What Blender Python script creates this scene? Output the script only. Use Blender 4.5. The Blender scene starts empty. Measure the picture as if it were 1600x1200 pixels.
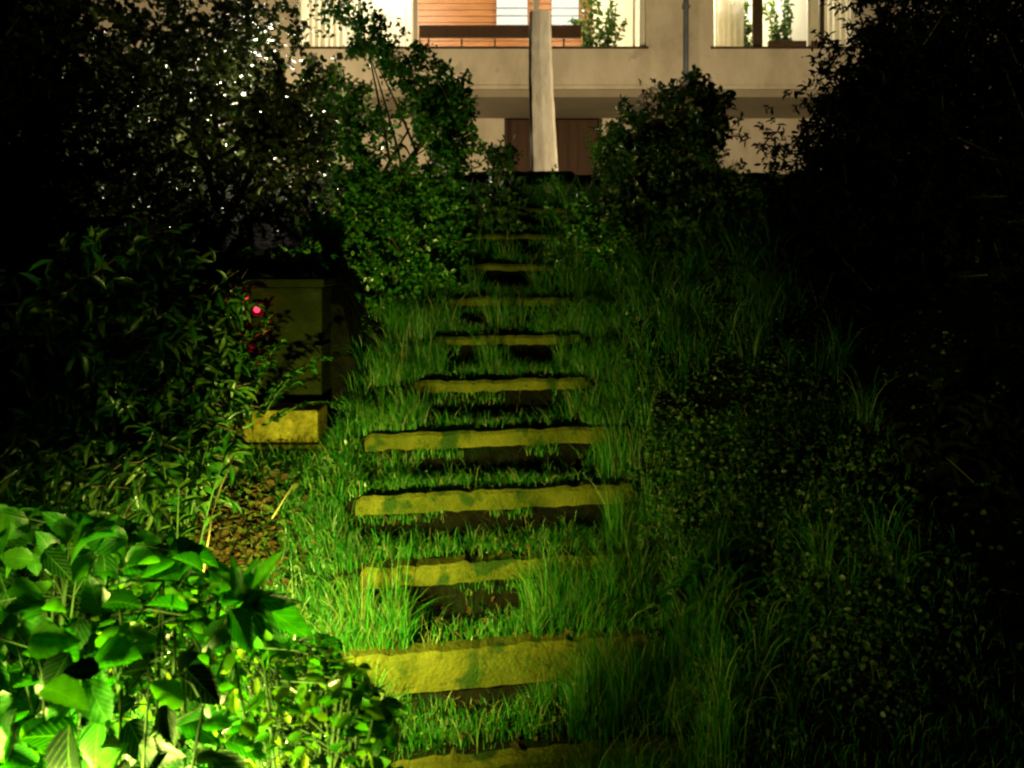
import bpy, math, random
import numpy as np
from mathutils import Vector, Matrix
R = math.radians
rng = np.random.default_rng(7)
random.seed(7)
SC = bpy.context.scene
COL = SC.collection

# ------------------------------------------------------------------ camera
F, HZ, EYE = 1250.0, 400.0, 1.58          # focal length and horizon in photo pixels, eye height over step 0
cam_d = bpy.data.cameras.new('camera')
cam = bpy.data.objects.new('camera', cam_d); COL.objects.link(cam)
cam.location = (0, 0, EYE); cam.rotation_euler = (R(90), 0, 0)
cam_d.sensor_width = 36; cam_d.lens = F / 1600 * 36
cam_d.shift_y = -(600 - HZ) / 1600
cam_d.clip_end = 600; cam_d.clip_start = 0.02
cam_d.dof.use_dof = True; cam_d.dof.focus_distance = 3.6; cam_d.dof.aperture_fstop = 5.0
SC.camera = cam
# ------------------------------------------------------------------ night sky, moonless
w = bpy.data.worlds.new('World'); SC.world = w; w.use_nodes = True
nt = w.node_tree; nt.nodes.clear()
sky = nt.nodes.new('ShaderNodeTexSky'); sky.sky_type = 'NISHITA'; sky.sun_disc = False
sky.sun_elevation = R(-6); sky.sun_rotation = R(200)
bg = nt.nodes.new('ShaderNodeBackground'); bg.inputs['Strength'].default_value = 0.01
wo = nt.nodes.new('ShaderNodeOutputWorld')
nt.links.new(sky.outputs[0], bg.inputs[0]); nt.links.new(bg.outputs[0], wo.inputs[0])
# ------------------------------------------------------------------ exposure / renderer
SC.view_settings.view_transform = 'Standard'; SC.view_settings.look = 'None'
SC.view_settings.exposure = 0.0; SC.view_settings.gamma = 1.0
SC.cycles.use_denoising = True
SC.cycles.filter_width = 2.3
SC.cycles.max_bounces = 6; SC.cycles.diffuse_bounces = 3; SC.cycles.glossy_bounces = 2
SC.cycles.transmission_bounces = 4; SC.cycles.transparent_max_bounces = 8
SC.cycles.sample_clamp_indirect = 3.0

LAMP_POS = Vector((-0.72, 1.92, 0.56))     # head of the garden lamp inside the broad-leaved bush
FLOOD_POS = Vector((3.1, 7.3, 2.42))       # terrace floodlight behind the right-hand shrub

# ------------------------------------------------------------------ helpers
def P(px, py, D):
    "photo pixel + distance -> world point"
    return Vector(((px - 800) / F * D, D, EYE + (HZ - py) / F * D))

def tag(o, label=None, cat=None, group=None, kind=None):
    if label: o['label'] = label
    if cat: o['category'] = cat
    if group: o['group'] = group
    if kind: o['kind'] = kind
    return o

def empty(name, loc):
    o = bpy.data.objects.new(name, None); COL.objects.link(o)
    o.location = loc; o.empty_display_size = 0.1
    return o

def mesh_obj(name, verts, faces, mat, parent=None, smooth=False):
    me = bpy.data.meshes.new(name)
    me.from_pydata([tuple(v) for v in verts], [], faces)
    me.update()
    if smooth: me.shade_smooth()
    return link(name, me, mat, parent)

def link(name, me, mat, parent=None):
    if mat: me.materials.append(mat)
    o = bpy.data.objects.new(name, me); COL.objects.link(o)
    if parent:
        o.parent = parent
        inv = Matrix.Translation(-Vector(parent_world(parent)))
        me.transform(inv)
    return o

def parent_world(p):
    v = Vector(p.location)
    while p.parent:
        p = p.parent; v = v + Vector(p.location)
    return v

class MB:
    def __init__(s): s.v = []; s.f = []
    def add(s, vs, fs):
        n = len(s.v); s.v += [tuple(v) for v in vs]; s.f += [[i + n for i in f] for f in fs]
        return s
    def box(s, x0, x1, y0, y1, z0, z1):
        v = [(x, y, z) for x in (x0, x1) for y in (y0, y1) for z in (z0, z1)]
        return s.add(v, [(0,1,3,2),(4,6,7,5),(0,4,5,1),(2,3,7,6),(0,2,6,4),(1,5,7,3)])
    def tube(s, pts, rad, n=8):
        pts = [Vector(p) for p in pts]
        if not hasattr(rad, '__len__'): rad = [rad] * len(pts)
        vs = []; fs = []
        for i, p in enumerate(pts):
            d = (pts[min(i+1, len(pts)-1)] - pts[max(i-1, 0)]).normalized()
            a = d.cross(Vector((0.31, 0.2, 0.93)))
            if a.length < 1e-3: a = d.cross(Vector((1, 0, 0)))
            a.normalize(); b = d.cross(a)
            for k in range(n):
                t = 2 * math.pi * k / n
                vs.append(p + (a * math.cos(t) + b * math.sin(t)) * rad[i])
        for i in range(len(pts) - 1):
            for k in range(n):
                fs.append((i*n+k, i*n+(k+1)%n, (i+1)*n+(k+1)%n, (i+1)*n+k))
        fs.append(tuple(range(n))[::-1]); fs.append(tuple(range((len(pts)-1)*n, len(pts)*n)))
        return s.add(vs, fs)
    def lathe(s, cx, cy, prof, n=20):
        vs = []; fs = []
        for r, z in prof:
            for k in range(n):
                t = 2 * math.pi * k / n
                vs.append((cx + r*math.cos(t), cy + r*math.sin(t), z))
        for i in range(len(prof)-1):
            for k in range(n):
                fs.append((i*n+k, i*n+(k+1)%n, (i+1)*n+(k+1)%n, (i+1)*n+k))
        fs.append(tuple(range(n))[::-1]); fs.append(tuple(range((len(prof)-1)*n, len(prof)*n)))
        return s.add(vs, fs)
    def build(s, name, mat, parent=None, smooth=False, bevel=0):
        o = mesh_obj(name, s.v, s.f, mat, parent, smooth)
        if bevel:
            m = o.modifiers.new('bevel', 'BEVEL'); m.width = bevel; m.segments = 2
        return o

# ---- value noise for shapes
def vnoise(x, y, seed=0):
    x = np.asarray(x, float); y = np.asarray(y, float)
    xi = np.floor(x).astype(int); yi = np.floor(y).astype(int)
    xf = x - xi; yf = y - yi
    def h(a, b):
        n = (a * 374761393 + b * 668265263 + seed * 974711) & 0x7fffffff
        n = ((n ^ (n >> 13)) * 1274126177) & 0x7fffffff
        return ((n ^ (n >> 16)) & 0xffff) / 65535.0
    u = xf*xf*(3-2*xf); v = yf*yf*(3-2*yf)
    return (h(xi,yi)*(1-u)+h(xi+1,yi)*u)*(1-v) + (h(xi,yi+1)*(1-u)+h(xi+1,yi+1)*u)*v
def fbm(x, y, seed=0, o=4):
    r = 0; a = .5
    for k in range(o):
        r = r + a * vnoise(x*2**k, y*2**k, seed+k); a *= .5
    return r

# ------------------------------------------------------------------ materials
def nodes(name):
    m = bpy.data.materials.new(name); m.use_nodes = True
    t = m.node_tree; t.nodes.clear()
    out = t.nodes.new('ShaderNodeOutputMaterial')
    return m, t, out
def ramp(t, stops):
    r = t.nodes.new('ShaderNodeValToRGB'); e = r.color_ramp.elements
    while len(e) < len(stops): e.new(0.5)
    for i, (p, c) in enumerate(stops):
        e[i].position = p; e[i].color = (*c, 1)
    return r
def leaf_mat(name, cols, rough=0.4, trans=0.35, spec=0.5, tcol=(1.0, 1.2, .5), veins=False):
    m, t, out = nodes(name)
    geo = t.nodes.new('ShaderNodeNewGeometry')
    r = ramp(t, [(i / (len(cols)-1), c) for i, c in enumerate(cols)])
    t.links.new(geo.outputs['Random Per Island'], r.inputs[0])
    tc = t.nodes.new('ShaderNodeTexCoord'); nz = t.nodes.new('ShaderNodeTexNoise')
    nz.inputs['Scale'].default_value = 60; nz.inputs['Detail'].default_value = 3
    t.links.new(tc.outputs['Object'], nz.inputs['Vector'])
    mx = t.nodes.new('ShaderNodeMix'); mx.data_type = 'RGBA'; mx.blend_type = 'MULTIPLY'
    mx.inputs[0].default_value = 0.6
    rr = ramp(t, [(.3, (.55,.55,.55)), (.7, (1.25,1.25,1.25))])
    t.links.new(nz.outputs[0], rr.inputs[0])
    t.links.new(r.outputs[0], mx.inputs[6]); t.links.new(rr.outputs[0], mx.inputs[7])
    p = t.nodes.new('ShaderNodeBsdfPrincipled')
    if veins:
        def mth(op, a, b=None):
            q = t.nodes.new('ShaderNodeMath'); q.operation = op
            for i_, v_ in enumerate((a, b)):
                if v_ is None: continue
                if isinstance(v_, (int, float)): q.inputs[i_].default_value = v_
                else: t.links.new(v_, q.inputs[i_])
            return q.outputs[0]
        at = t.nodes.new('ShaderNodeAttribute'); at.attribute_name = 'leafco'
        sp = t.nodes.new('ShaderNodeSeparateXYZ'); t.links.new(at.outputs['Vector'], sp.inputs[0])
        ax = mth('ABSOLUTE', sp.outputs[0]); mid = mth('LESS_THAN', ax, .022)
        fr = mth('FRACT', mth('MULTIPLY', mth('SUBTRACT', sp.outputs[1], mth('MULTIPLY', ax, .9)), 7.0))
        side = mth('LESS_THAN', fr, .11); v = mth('MAXIMUM', mid, side)
        mv = t.nodes.new('ShaderNodeMix'); mv.data_type = 'RGBA'; mv.blend_type = 'MIX'
        t.links.new(mth('MULTIPLY', v, .55), mv.inputs[0]); t.links.new(mx.outputs[2], mv.inputs[6]); mv.inputs[7].default_value = (.12, .32, .03, 1)
        mx = mv
        bp = t.nodes.new('ShaderNodeBump'); bp.inputs['Strength'].default_value = .5; bp.inputs['Distance'].default_value = .003
        hh = mth('ADD', mth('MULTIPLY', fr, .6), nz.outputs[0]); t.links.new(hh, bp.inputs['Height']); t.links.new(bp.outputs[0], p.inputs['Normal'])
    p.inputs['Roughness'].default_value = rough
    p.inputs['Specular IOR Level'].default_value = spec
    t.links.new(mx.outputs[2], p.inputs['Base Color'])
    tr = t.nodes.new('ShaderNodeBsdfTranslucent')
    mc = t.nodes.new('ShaderNodeMix'); mc.data_type = 'RGBA'; mc.blend_type = 'MULTIPLY'; mc.inputs[0].default_value = 1
    mc.inputs[7].default_value = (*tcol, 1)
    t.links.new(mx.outputs[2], mc.inputs[6]); t.links.new(mc.outputs[2], tr.inputs[0])
    ms = t.nodes.new('ShaderNodeMixShader'); ms.inputs[0].default_value = trans
    t.links.new(p.outputs[0], ms.inputs[1]); t.links.new(tr.outputs[0], ms.inputs[2])
    t.links.new(ms.outputs[0], out.inputs[0])
    return m
def noisy(name, cols, scale=6, rough=.85, bump=.3, bscale=40, detail=6, stretch=(1,1,1), spec=.3, spots=None, metal=0):
    m, t, out = nodes(name)
    tc = t.nodes.new('ShaderNodeTexCoord'); mp = t.nodes.new('ShaderNodeMapping')
    mp.inputs['Scale'].default_value = stretch
    t.links.new(tc.outputs['Object'], mp.inputs[0])
    nz = t.nodes.new('ShaderNodeTexNoise'); nz.inputs['Scale'].default_value = scale; nz.inputs['Detail'].default_value = detail
    nz.inputs['Roughness'].default_value = .65
    t.links.new(mp.outputs[0], nz.inputs['Vector'])
    r = ramp(t, [(.3 + .4*i/(len(cols)-1), c) for i, c in enumerate(cols)])
    t.links.new(nz.outputs[0], r.inputs[0])
    p = t.nodes.new('ShaderNodeBsdfPrincipled'); p.inputs['Roughness'].default_value = rough
    p.inputs['Specular IOR Level'].default_value = spec; p.inputs['Metallic'].default_value = metal
    col = r.outputs[0]
    if spots:
        n3 = t.nodes.new('ShaderNodeTexNoise'); n3.inputs['Scale'].default_value = spots[0]; n3.inputs['Detail'].default_value = 5
        t.links.new(tc.outputs['Object'], n3.inputs['Vector'])
        r3 = ramp(t, [(spots[1], (0,0,0)), (spots[1]+.08, (1,1,1))])
        t.links.new(n3.outputs[0], r3.inputs[0])
        mx = t.nodes.new('ShaderNodeMix'); mx.data_type = 'RGBA'
        t.links.new(r3.outputs[0], mx.inputs[0]); t.links.new(col, mx.inputs[6]); mx.inputs[7].default_value = (*spots[2], 1)
        col = mx.outputs[2]
    t.links.new(col, p.inputs['Base Color'])
    if bump:
        n2 = t.nodes.new('ShaderNodeTexNoise'); n2.inputs['Scale'].default_value = bscale; n2.inputs['Detail'].default_value = 5
        t.links.new(mp.outputs[0], n2.inputs['Vector'])
        b = t.nodes.new('ShaderNodeBump'); b.inputs['Strength'].default_value = bump; b.inputs['Distance'].default_value = .02
        t.links.new(n2.outputs[0], b.inputs['Height']); t.links.new(b.outputs[0], p.inputs['Normal'])
    t.links.new(p.outputs[0], out.inputs[0])
    return m
def emit(name, col, s):
    m, t, out = nodes(name)
    e = t.nodes.new('ShaderNodeEmission'); e.inputs[0].default_value = (*col, 1); e.inputs[1].default_value = s
    t.links.new(e.outputs[0], out.inputs[0]); return m
def glass(name):
    m, t, out = nodes(name)
    a = t.nodes.new('ShaderNodeBsdfTransparent'); a.inputs[0].default_value = (.93, .95, .93, 1)
    g = t.nodes.new('ShaderNodeBsdfGlossy'); g.inputs['Roughness'].default_value = .03
    ms = t.nodes.new('ShaderNodeMixShader'); ms.inputs[0].default_value = .07
    t.links.new(a.outputs[0], ms.inputs[1]); t.links.new(g.outputs[0], ms.inputs[2]); t.links.new(ms.outputs[0], out.inputs[0])
    return m
M = dict(
    soil=noisy('soil', [(.0015,.002,.001), (.005,.005,.002), (.003,.009,.002)], 5, bump=.8, bscale=25, spec=.03, rough=1),
    moss_stone=noisy('mossy_concrete', [(.020,.027,.002), (.048,.056,.004), (.078,.080,.008)], 5, bump=.45, bscale=80, spec=.06, rough=.95,
                     spots=(9, .55, (.012,.028,.003))),
    wall_stone=noisy('shaded_concrete', [(.003,.006,.0005), (.007,.011,.001), (.013,.017,.0015)], 5, spec=.04, rough=.95, bump=.4, bscale=50,  # shade on the wall is put into this dark colour
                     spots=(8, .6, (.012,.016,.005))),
    ledge_stone=noisy('lit_ledge_moss', [(.04,.04,.004), (.10,.095,.008), (.18,.165,.018)], 16, spec=.05, bump=1, bscale=70, spots=(20, .60, (.10,.045,.01))),  # brighter than the wall: light falling on the ledge is in the colour
    red_halo=emit('red_halo', (.10, .0, .004), 1),  # dim emission on the housing stands for the halo around the lens
    plaster=noisy('plaster', [(.46,.41,.33), (.62,.56,.47), (.72,.67,.58)], 1.1, bump=.35, bscale=22, detail=9, spots=(3.2, .62, (.50,.45,.37)), stretch=(1.6,1,.7)),
    soffit=noisy('soffit_paint', [(.30,.26,.20), (.36,.32,.25)], 2, bump=.1),
    pillar=noisy('pillar_plaster', [(.34,.32,.29), (.48,.46,.42), (.56,.54,.50)], 5, bump=.5, bscale=14, stretch=(1,1,.35)),
    brown=noisy('brown_wood', [(.045,.02,.008), (.085,.038,.015)], 4, bump=.2, stretch=(10,10,.6), rough=.5),
    orange_wood=noisy('orange_wood', [(.10,.035,.009), (.18,.065,.016), (.30,.13,.04)], 3, bump=.1, stretch=(.4,1,14), rough=.5),
    frame=noisy('window_paint', [(.62,.60,.52), (.70,.68,.60)], 3, bump=0, rough=.5),
    dark_frame=noisy('dark_frame', [(.05,.035,.02), (.08,.05,.03)], 3, bump=0, rough=.5),
    zinc=noisy('zinc_pipe', [(.10,.12,.16), (.16,.18,.22)], 5, bump=.1, rough=.5),
    cream=noisy('cream_paint', [(.70,.62,.45), (.76,.70,.55)], 2, bump=0),
    curtain=noisy('curtain_cloth', [(.70,.64,.50), (.84,.80,.68)], 3, bump=.3, stretch=(14,14,.4)),
    bark=noisy('bark', [(.05,.035,.02), (.11,.08,.045)], 12, bump=.8, stretch=(1,1,.3)),
    stem=noisy('green_stem', [(.015,.05,.006), (.04,.09,.012)], 10, bump=.1),
    straw=noisy('dry_stalk', [(.16,.14,.05), (.26,.22,.09)], 10, bump=.1),
    pot=noisy('clay_pot', [(.28,.10,.05), (.36,.15,.08)], 8, bump=.1),
    black=noisy('black_metal', [(.012,.012,.012), (.03,.03,.03)], 10, bump=.05, rough=.45, spec=.5),
    glass=glass('window_glass'),
    lampglass=emit('lamp_glass', (1, .92, .45), 9),
    flood=emit('flood_glass', (1, .85, .6), 20),
    red=emit('red_indicator', (1, .03, .06), 4),
    roomlamp=emit('room_lamp', (1, .93, .78), 1.5),
)
L = dict(
    tree=leaf_mat('tree_leaves', [(.008,.022,.005), (.03,.05,.012), (.07,.08,.035)], .34, .25, .9),
    shrub=leaf_mat('shrub_leaves', [(.012,.09,.005), (.030,.16,.009), (.09,.22,.02)], .32, .3, .6),
    right=leaf_mat('right_shrub_leaves', [(.012,.05,.008), (.03,.08,.015), (.06,.09,.03)], .32, .3, .6),
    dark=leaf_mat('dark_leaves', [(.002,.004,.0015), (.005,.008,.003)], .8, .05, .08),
    lance=leaf_mat('lance_leaves', [(.008,.06,.003), (.022,.11,.006), (.09,.17,.02)], .32, .3, .6),
    backdrop_hedge=leaf_mat('backdrop_leaves', [(.14,.18,.06), (.26,.29,.13)], .4, .25, .5, (1,1.1,.7)),  # pale colour for the added backdrop seen through the tree
    broad=leaf_mat('broad_leaves', [(.004,.045,.001), (.010,.12,.002), (.030,.20,.004), (.08,.27,.008)], .38, .5, .4, (.9,1.25,.2), veins=True),
    shade=leaf_mat('silhouette_leaves', [(.003,.02,.001), (.006,.035,.002)], .5, .15, .3, veins=True),  # darkened copy of the broad leaves, backlit silhouettes put into the colour
    nettle=leaf_mat('nettle_leaves', [(.03,.22,.004), (.10,.32,.008), (.26,.38,.02)], .2, .45, .9, (.8,1.2,.3)),
    grass=leaf_mat('grass_blades', [(.004,.07,.002), (.010,.13,.003), (.030,.19,.007), (.06,.20,.012), (.18,.17,.05)], .45, .4, .4),
    tallgrass=leaf_mat('tall_grass_blades', [(.004,.07,.002), (.012,.13,.004), (.035,.16,.010), (.13,.17,.04)], .45, .4, .4),
    cover=leaf_mat('cover_leaves', [(.02,.08,.008), (.05,.13,.02), (.11,.14,.05)], .4, .3, .5),
    litter=leaf_mat('dead_leaves', [(.020,.014,.004), (.055,.035,.008), (.03,.06,.006)], .8, .1, .1),
    pale=leaf_mat('pale_blossom', [(.38,.30,.24), (.55,.46,.38)], .6, .3, .2, (1,1,1)),
    curtain=leaf_mat('curtain_cloth', [(.80,.74,.60), (.84,.80,.68)], .9, .6, .1, (1,1,1)),
    houseplant=leaf_mat('houseplant_leaves', [(.06,.14,.03), (.14,.22,.06)], .4, .3, .4),
)

# ------------------------------------------------------------------ leaf templates: x across, y along, z normal
def tmpl_oval(n=3, fold=.25, droop=.15, pw=1.0, teeth=0):
    vs = [(0,0,0)]; fs = []
    ys = [(i+1)/(n+1) for i in range(n)]
    for y in ys:
        wd = (math.sin(math.pi * y**pw))**.8 * .5
        z = -droop*y*y
        if teeth: wd *= 1+teeth*(1 if len(vs) % 6 == 1 else -1)
        vs += [(-wd, y, z + fold*wd), (0, y, z), (wd, y, z + fold*wd)]
    vs.append((0, 1, -droop))
    fs.append((0, 2, 1)); fs.append((0, 3, 2))
    for i in range(n-1):
        a = 1 + 3*i
        fs += [(a, a+1, a+4, a+3), (a+1, a+2, a+5, a+4)]
    a = 1 + 3*(n-1); t = len(vs)-1
    fs += [(a, a+1, t), (a+1, a+2, t)]
    return np.array(vs), fs
T_SMALL = tmpl_oval(2, .3, .1)
T_BIG = tmpl_oval(11, .30, .30, .80, .06)
T_LANCE = tmpl_oval(3, .3, .25)
def scatter(name, pos, yax, nrm, length, width, tmpl, mat, parent=None):
    V, Fc = tmpl
    pos = np.asarray(pos, float); n = len(pos)
    yax = yax / (np.linalg.norm(yax, axis=1, keepdims=True) + 1e-9)
    xax = np.cross(yax, nrm); xax /= (np.linalg.norm(xax, axis=1, keepdims=True) + 1e-9)
    zax = np.cross(xax, yax)
    length = np.broadcast_to(length, n); width = np.broadcast_to(width, n)
    vv = (pos[:,None,:] + V[None,:,0:1]*xax[:,None,:]*width[:,None,None]
          + V[None,:,1:2]*yax[:,None,:]*length[:,None,None] + V[None,:,2:3]*zax[:,None,:]*length[:,None,None])
    return fastmesh(name, vv.reshape(-1,3), Fc, len(V), n, mat, parent, V)
def fastmesh(name, verts, Fc, nv, n, mat, parent=None, lco=None):
    me = bpy.data.meshes.new(name)
    loops = np.concatenate([np.array(f) for f in Fc]); ls = np.array([len(f) for f in Fc])
    allloops = (loops[None,:] + nv*np.arange(n)[:,None]).ravel()
    totals = np.tile(ls, n); starts = np.concatenate([[0], np.cumsum(totals)[:-1]])
    me.vertices.add(len(verts)); me.vertices.foreach_set('co', verts.ravel())
    me.loops.add(len(allloops)); me.loops.foreach_set('vertex_index', allloops.astype(np.int32))
    me.polygons.add(len(totals)); me.polygons.foreach_set('loop_start', starts.astype(np.int32))
    me.update(calc_edges=True)
    if lco is not None:
        at = me.attributes.new('leafco', 'FLOAT_VECTOR', 'POINT'); at.data.foreach_set('vector', np.tile(lco, (n, 1)).ravel())
    me.shade_smooth()
    return link(name, me, mat, parent)
def blades(name, base, height, width, lean, curl, mat, parent=None, seg=4):
    n = len(base); base = np.asarray(base, float)
    height = np.broadcast_to(height, n); width = np.broadcast_to(width, n)
    lean = np.asarray(lean, float)           # (n,2) horizontal displacement of tip / height
    az = rng.uniform(0, 2*np.pi, n); side = np.stack([np.cos(az), np.sin(az), 0*az], 1)
    rows = []
    for i in range(seg+1):
        t = i/seg
        hz = height * (t - curl*.5*t**3)
        off = lean * (t**2)[..., None] if hasattr(t, 'shape') else lean * t**2
        c = base + np.stack([off[:,0]*height, off[:,1]*height, hz], 1)
        wd = width * (1 - t)**.6 * .5
        if i < seg:
            rows.append(c - side*wd[:,None]); rows.append(c + side*wd[:,None])
        else: rows.append(c)
    V = np.stack(rows, 1)
    fs = [(2*i, 2*i+1, 2*i+3, 2*i+2) for i in range(seg-1)] + [(2*seg-2, 2*seg-1, 2*seg)]
    return fastmesh(name, V.reshape(-1,3), fs, 2*seg+1, n, mat, parent)

# ------------------------------------------------------------------ ground
RISE, RUN, D0 = .1856, .29, 2.465
TH = math.tan(R(9))
NSTEP = 12
def xc(y): return -.05 + .12*np.clip((y-3.9)/2, 0, 1) + .03*np.clip((3.2-y), 0, 1)
def smooth(a, b, x):
    t = np.clip((np.asarray(x, float)-a)/(b-a), 0, 1); return t*t*(3-2*t)
def shear(x, y):
    return TH * np.clip(1 - (y-4.2)/1.2, 0, 1) * (x - xc(y))
def Gz(x, y):
    x = np.asarray(x, float); y = np.asarray(y, float)
    ys = y - shear(x, y)
    k = np.clip(np.floor((ys - (D0+.045))/RUN), -1, NSTEP)
    st = np.minimum(.042 + RISE*k - .012, 2.19)
    n = (fbm(x*1.7+9, y*1.7+3, 3)-.5)
    bank = np.clip(.64*(y-2.38), -.14, 2.17) + .16*smooth(.6, 1.3, x)*smooth(1.2,3,y)*smooth(5.4, 4.2, y) + .12*n
    bank = bank + .35*smooth(.9, 3.2, x)*smooth(5.2, 3.8, y)
    left = np.where(y < 3.63, np.clip(-.18 + .70*(y-2.15), -.18, .63),
             np.where(y < 4.0, .69, np.clip(1.33 + .45*(y-4.0), 0, 2.2))) + .05*n
    lm = smooth(-.78, -.86, x)
    side = bank*(1-lm) + left*lm
    wgt = smooth(.56, .68, np.abs(x - xc(y)))
    z = st*(1-wgt) + side*wgt
    far = smooth(6.2, 7.0, y)
    z = z*(1-far) + 2.20*far
    bk = smooth(1.0, -6, y)
    return z + .012*(fbm(x*9, y*9, 11)-.5)
def axis(parts):
    a = np.concatenate([np.arange(p, q, s) for p, q, s in parts]); return a
xs = axis([(-160,-40,20), (-40,-8,4), (-8,-2.4,.4), (-2.4,-1.0,.06), (-1.0,-.5,.025), (-.5,.5,.05), (.5,.85,.025), (.85,2.6,.06), (2.6,8,.4), (8,40,4), (40,161,20)])
ys_ = axis([(-60,-4,8), (-4,1.2,.4), (1.2,2.2,.08), (2.2,6.4,.016), (6.4,8,.1), (8,20,.8), (20,60,5), (60,221,20)])
X, Y = np.meshgrid(xs, ys_)
Z = Gz(X, Y)
nx, ny = len(xs), len(ys_)
gv = np.stack([X.ravel(), Y.ravel(), Z.ravel()], 1)
ii = (np.arange(ny-1)[:,None]*nx + np.arange(nx-1)[None,:]).ravel()
gf = np.stack([ii, ii+1, ii+nx+1, ii+nx], 1)
me = bpy.data.meshes.new('ground'); me.from_pydata(gv.tolist(), [], gf.tolist()); me.update(); me.shade_smooth()
tag(link('ground', me, M['soil']), kind='structure')
def nose(k): return D0 + RUN*k

# ------------------------------------------------------------------ steps (each a rough cast edging block)
step_words = {
 0: 'lowest mossy concrete step edge, cut by the bottom of the photo',
 1: 'second mossy step from the bottom, its tall yellow riser brightest of all',
 2: 'third mossy step from the bottom, short stretch with a dark hole in the grass below',
 3: 'fourth mossy step from the bottom, long clean edge tilting up to the right',
 4: 'fifth step from the bottom, level with the foot of the concrete block wall',
 5: 'sixth step from the bottom, narrow lit edge under short grass',
 6: 'seventh step from the bottom, dim edge broken by grass',
 7: 'eighth step from the bottom, faint edge between shrub and tall grass',
 8: 'ninth step from the bottom, nearly lost in darkness',
 9: 'tenth step from the bottom, thin pale edge beside the small sapling',
 10: 'eleventh step from the bottom, grey and dim below the pillar',
 11: 'twelfth step from the bottom, grey edge just under the top one',
 12: 'topmost step with dark edge right under the white pillar'}
half = {0:.60, 1:.58, 2:.52, 3:.585, 4:.60, 5:.43, 6:.40, 7:.37, 8:.36, 9:.38, 10:.40, 11:.40, 12:.40}
for k in range(NSTEP+1):
    y0 = nose(k); c = float(xc(y0)); hw = half[k]
    top = min(.046 + RISE*k - (.02 if k == 0 else 0), 2.21)
    hgt = {0:.15, 1:.135, 2:.072, 3:.078, 4:.07, 5:.055, 6:.045, 7:.045, 8:.04}.get(k, .03)
    N = 46; vs = []; fs = []
    sh = TH*float(np.clip(1-(y0-4.2)/1.2, 0, 1)); dep = .085
    for i in range(N+1):
        t = -1 + 2*i/N; x = c + t*hw
        yf = y0 + sh*(x-c)
        e = lambda s, a=.006: a*2*(float(fbm(x*22, s*3.1+k*7, 5+s))-.47)
        low = -hgt + e(9, .01)
        tz = e(1, .012) + (-.02 if abs(t) > .97 else 0)
        prof = [(yf+.004+e(2), top+low), (yf+e(3), top-hgt*.55), (yf-.003+e(4), top-.014+tz), (yf+.010+e(5), top+tz),
                (yf+dep, top+tz-.002), (yf+dep, top+low)]
        vs += [(x, a, b) for a, b in prof]
    for i in range(N):
        for j in range(6):
            fs.append((i*6+j, (i+1)*6+j, (i+1)*6+(j+1)%6, i*6+(j+1)%6))
    fs.append((5,4,3,2,1,0)); fs.append(tuple(N*6+j for j in range(6)))
    o = mesh_obj('garden_step', vs, fs, M['moss_stone'])
    tag(o, step_words[k], 'step', 'mossy steps climbing the bank')

# ------------------------------------------------------------------ concrete block wall on the left with its ledge
wl = empty('block_wall', (-1.35, 3.9, .70))
tag(wl, 'low concrete wall with shade in its colour, a dark side and a small red light on it', 'wall')
x0, x1, yf, yb = -2.3, -.905, 3.80, 4.02
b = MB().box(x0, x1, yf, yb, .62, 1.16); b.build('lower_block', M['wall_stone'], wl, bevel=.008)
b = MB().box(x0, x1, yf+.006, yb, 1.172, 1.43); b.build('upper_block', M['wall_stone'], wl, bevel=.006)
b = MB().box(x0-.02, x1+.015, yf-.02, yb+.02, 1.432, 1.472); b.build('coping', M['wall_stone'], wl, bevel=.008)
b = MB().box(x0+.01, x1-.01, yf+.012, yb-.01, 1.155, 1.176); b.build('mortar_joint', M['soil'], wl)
sl = MB().box(-1.50, -.74, 3.57, 3.64, .715, .737).build('stone_slab', M['moss_stone'], bevel=.006)
tag(sl, 'thin stone slab just under the mossy ledge at the foot of the concrete wall', 'slab')
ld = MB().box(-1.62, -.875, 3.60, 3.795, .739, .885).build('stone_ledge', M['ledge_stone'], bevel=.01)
tag(ld, 'mossy stone ledge with lamplight in its colour, running along the foot of the concrete wall', 'ledge')
# red indicator
rp = P(404, 483, 3.79)
rl = empty('signal_light', (rp.x, 3.80, rp.z))
tag(rl, 'tiny glowing red light on the concrete wall above the arching leafy plant', 'light')
MB().box(rp.x-.022, rp.x+.022, 3.766, 3.799, rp.z-.03, rp.z+.03).build('housing', M['red_halo'], rl, bevel=.004)
vs = []; fs = []; n = 12
for i in range(5):
    a = i/4*math.pi/2
    for j in range(n):
        t = 2*math.pi*j/n
        vs.append((rp.x+.015*math.cos(a)*math.cos(t), 3.765-.012*math.sin(a), rp.z+.015*math.cos(a)*math.sin(t)))
for i in range(4):
    for j in range(n): fs.append((i*n+j, i*n+(j+1)%n, (i+1)*n+(j+1)%n, (i+1)*n+j))
mesh_obj('lens', vs, fs, M['red'], rl, True)
RED_GLOW = True

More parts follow.
